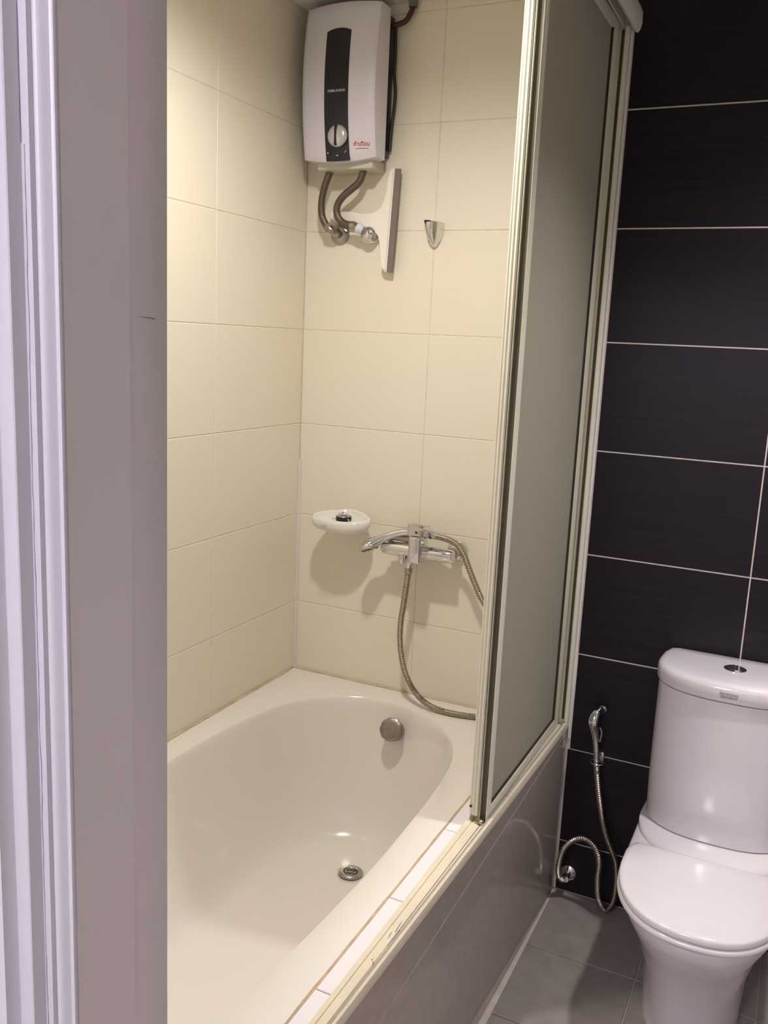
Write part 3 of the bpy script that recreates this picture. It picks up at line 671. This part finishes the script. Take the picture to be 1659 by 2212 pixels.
tube(b, path, [(.0095 + .0035 * (i / n_) + .010 * max(0, (i / n_ - .62) / .38) ** 1.5 * (1 if True else 0), .0105 + .0025 * (i / n_) + .018 * max(0, (i / n_ - .6) / .4) ** 1.4) for i in range(n_)], 18)
fin('handle', b, M['chrome'], hs)
HC = Vector((.3215, -.104, 1.0135)); HN = Vector((.40, -.12, -.92)).normalized()
b = B(); lathe(b, [(0, -.0235), (.012, -.0228), (.023, -.018), (.031, -.009), (.0345, 0), (.034, .003), (.031, .0045), (0, .0045)], HC, HN, 36); fin('head', b, M['chrome'], hs)
b = B(); lathe(b, [(0, .0046), (.0285, .0046), (.0275, .0062), (0, .0062)], HC, HN, 28)
u = HN.orthogonal().normalized(); v = HN.cross(u)
for r, n in ((.024, 16), (.015, 9), (.006, 4)):
    for k in range(n):
        c = HC + HN * .006 + (u * math.cos(2 * PI * k / n) + v * math.sin(2 * PI * k / n)) * r
        lathe(b, [(.0013, 0), (.0010, .003), (0, .003)], c, HN, 6)
fin('nozzle_plate', b, M['conduit'], hs)
b = B(); tube(b, [(.345, -.090, 1.040), (.352, -.094, 1.028)], .005, 8); fin('spray_switch', b, M['black_rubber'], hs)
hh = empty('shower_hose', (.6, -.08, .54), 'long ribbed metal shower hose looping from the mixer to the tub rim', 'hose')
HP = [(.448, -.085, .950), (.444, -.084, .915), (.436, -.081, .85), (.4285, -.080, .78), (.430, -.080, .72), (.438, -.080, .672), (.452, -.082, .629), (.478, -.086, .588), (.512, -.094, .560), (.548, -.100, .5445), (.590, -.100, .5365), (.640, -.097, .5355), (.690, -.086, .5355), (.745, -.078, .542),
      (.786, -.072, .575), (.803, -.066, .64), (.790, -.062, .73), (.745, -.060, .815), (.6865, -.066, .893), (.662, -.072, .940), (.640, -.078, .990), (.624, -.080, 1.026), (.603, -.080, 1.052), (.575, -.078, 1.066), (.545, -.074, 1.070), (.524, -.070, 1.0705)]
fin('hose', hose_bm(HP, .0088, pitch=.0058, n=12, depth=.14), M['steel_hose'], hh, 80)
b = B(); lathe(b, [(0, 0), (.0105, 0), (.0125, .004), (.0125, .018), (.011, .021), (0, .021)], (.448, -.085, .947), (0, 0, 1), 20); fin('nut', b, M['chrome_dull'], hh)
b = B(); lathe(b, [(0, 0), (.0098, 0), (.0105, .010), (.009, .020), (.0082, .026), (0, .026)], (.5105, -.068, 1.071), (1, -.08, -.03), 20); fin('nut', b, M['chrome'], hh)
b = B(); lathe(b, [(.0113, 0), (.0113, .003), (0, .003)], (.5070, -.068, 1.071), (1, -.08, 0), 20); fin('washer', b, M['black_rubber'], hh)

# ================================================================ TOILET
wc = empty('toilet', (1.405, -.33, 0), 'white close-coupled toilet against the dark tiled wall', 'toilet')
def dshape(cx, hw, yb, yf, n=48, p=2.6, q=2.3, rb=.02):
    """D plan: straight back at yb, bulged front at yf"""
    out = []
    ym = yb - (yb - yf) * .42
    for k in range(n + 1):
        a = PI * k / n; c, s = math.cos(a), math.sin(a)
        out.append((cx + hw * (abs(c) ** (2 / p)) * (1 if c > 0 else -1), ym - (ym - yf) * (abs(s) ** (2 / q))))
    out += [(cx - hw * .985, ym + (yb - ym) * .5), (cx - hw * .93, yb - rb * .3), (cx - hw * .86, yb), (cx + hw * .86, yb), (cx + hw * .93, yb - rb * .3), (cx + hw * .985, ym + (yb - ym) * .5)]
    return out
def loft(b, secs):
    R_ = [[b.verts.new((x, y, z)) for x, y in s] for s, z in secs]
    n = len(R_[0])
    for A, D in zip(R_, R_[1:]):
        for k in range(n): b.faces.new((A[k], A[(k + 1) % n], D[(k + 1) % n], D[k]))
    b.faces.new(R_[0]); b.faces.new(R_[-1])
CX = 1.402
b = B(); loft(b, [(dshape(CX, .180, -.006, -.232), .404), (dshape(CX, .1835, -.006, -.236), .408), (dshape(CX, .1860, -.006, -.238), .50), (dshape(CX, .1865, -.006, -.236), .64), (dshape(CX, .1865, -.006, -.232), .7895)]); fin('tank', b, M['wc'], wc, 40)
b = B(); loft(b, [(dshape(CX, .1790, -.006, -.222), .7900), (dshape(CX, .1790, -.006, -.222), .7935), (dshape(CX, .1900, -.004, -.2395), .7950), (dshape(CX, .1925, -.004, -.2425), .800), (dshape(CX, .1925, -.004, -.2425), .826), (dshape(CX, .1905, -.006, -.240), .834), (dshape(CX, .185, -.010, -.233), .8395), (dshape(CX, .175, -.016, -.221), .8425), (dshape(CX, .12, -.05, -.17), .8440)]); fin('tank_lid', b, M['wc'], wc, 40)
b = B(); lathe(b, [(.028, .8435), (.028, .8465), (.0245, .8480), (.0235, .8470), (0, .8470)], (CX, -.118, 0), (0, 0, 1), 32); fb = fin('flush_button', b, M['chrome'], wc)
for s in (-1, 1):
    b = B(); P = [(CX + s * (.001 + .021 * abs(math.cos(a))) , -.118 + .0215 * math.sin(a)) for a in [-PI / 2 + PI * k / 12 for k in range(13)]]
    prism(b, P, lambda x, y: (x, y, .8472), lambda x, y: (x, y, .8492)); fin('button_half', b, M['chrome'], fb)
text('maker_lettering', 'American\nStandard', .0115, M['print_dark2'], wc, (1.400, -.2436, .8145), (PI / 2, 0, .01), bold=.0002, shear=.3, lh=.75)
# bowl + skirt
def bowl(hw, yb, yf, ym=-.30, n=40):
    out = []
    for k in range(n + 1):
        a = PI * k / n; c, s = math.cos(a), math.sin(a)
        out.append((CX + hw * (abs(c) ** .85) * (1 if c > 0 else -1), ym - (ym - yf) * (abs(s) ** .95)))
    out += [(CX - hw, ym + (yb - ym) * .5), (CX - hw * .97, yb - .02), (CX - hw * .9, yb), (CX + hw * .9, yb), (CX + hw * .97, yb - .02), (CX + hw, ym + (yb - ym) * .5)]
    return out
b = B(); loft(b, [(bowl(.118, -.012, -.50), .001), (bowl(.118, -.012, -.50), .03), (bowl(.125, -.012, -.52), .15), (bowl(.155, -.010, -.60), .27), (bowl(.190, -.008, -.655), .345), (bowl(.194, -.006, -.668), .372), (bowl(.193, -.006, -.667), .382), (bowl(.188, -.010, -.655), .3875), (bowl(.165, -.020, -.62), .3890)]); fin('bowl', b, M['wc'], wc, 45)
b = B(); loft(b, [(dshape(CX, .192, -.008, -.330), .3880), (dshape(CX, .192, -.008, -.328), .3930), (dshape(CX, .193, -.008, -.318), .3985), (dshape(CX, .186, -.008, -.300), .4020), (dshape(CX, .178, -.008, -.262), .4035)]); fin('deck', b, M['wc'], wc, 60)
def seat(z0, z1, k):
    P = [(CX + (x - CX) * k, -.46 + (y + .46) * k) for x, y in bowl(.190, -.345, -.676, -.44)]
    b = B(); loft(b, [([(CX + (x - CX) * f, -.47 + (y + .47) * f) for x, y in P], z) for f, z in ((.96, z0), (1, z0 + .003), (1, z1 - .006), (.985, z1 - .002), (.93, z1))]); return b
fin('seat', seat(.3895, .404, 1.0), M['wc'], wc, 45)
fin('seat_lid', seat(.4045, .424, .985), M['wc'], wc, 45)

# ================================================================ BIDET SPRAYER
sp = empty('bidet_sprayer', (1.05, -.03, .44), 'chrome bidet sprayer hanging on the dark tiles left of the toilet', 'bidet sprayer')
b = B(); tube(b, catmull([(1.058, -.040, .452), (1.056, -.042, .490), (1.051, -.046, .530), (1.045, -.052, .566), (1.042, -.056, .590), (1.046, -.050, .612), (1.053, -.036, .622)], 6),
              [(.0088 + .0065 * math.exp(-((i - 25) / 8) ** 2), .0088 + .0085 * math.exp(-((i - 25) / 7) ** 2)) for i in range(37)], 16); fin('handle', b, M['chrome'], sp)
b = B(); lathe(b, [(0, 0), (.010, .001), (.0125, .004), (.011, .012), (0, .014)], (1.058, -.030, .620), (.3, .9, .25), 18); fin('nozzle', b, M['chrome_dull'], sp)
b = B(); tube(b, catmull([(1.060, -.050, .575), (1.066, -.048, .560), (1.063, -.046, .530)], 4), .003, 8); fin('trigger', b, M['chrome'], sp)
bh = empty('sprayer_holder', (1.06, -.01, .43), 'chrome wall clip holding the bidet sprayer', 'holder')
b = B(); box(b, 1.048, 1.072, -.010, -.0005, .448, .482, .003); b2 = B(); fin('plate', b, M['chrome_dull'], bh); b2.free()
b = B(); ring = [(1.060 + .019 * math.cos(a), -.041 + .017 * math.sin(a), .462) for a in [.9 + (2 * PI - .6) * k / 20 for k in range(21)]]
tube(b, ring, .0022, 8); tube(b, [(1.060, -.008, .465), (1.060, -.027, .462)], .004, 8); fin('ring', b, M['chrome'], bh)
sh = empty('sprayer_hose', (1.1, -.05, .1), 'ribbed metal sprayer hose hanging down and looping by the bath side', 'hose')
HP = [(1.058, -.040, .452), (1.0630, -.040, .42), (1.0735, -.040, .36), (1.090, -.040, .29), (1.108, -.040, .235), (1.128, -.042, .195), (1.142, -.046, .165), (1.150, -.052, .11), (1.148, -.060, .05), (1.130, -.068, .022), (1.108, -.072, .05), (1.100, -.074, .11), (1.100, -.076, .165), (1.090, -.078, .205), (1.068, -.078, .228), (1.040, -.078, .232), (1.010, -.076, .208), (.990, -.074, .170), (.982, -.070, .12), (.984, -.060, .08), (.995, -.050, .065)]
fin('hose', hose_bm(HP, .0080, pitch=.0056, n=10, depth=.17), M['steel_hose'], sh, 80)
av = empty('angle_valve', (1.0, 0, .06), 'small chrome angle valve low on the dark tiles', 'valve')
b = B(); lathe(b, [(.024, 0), (.024, .003), (.015, .008), (.011, .009), (.011, .040), (0, .041)], (.998, -.0005, .065), (0, -1, 0), 24); fin('body', b, M['chrome'], av)
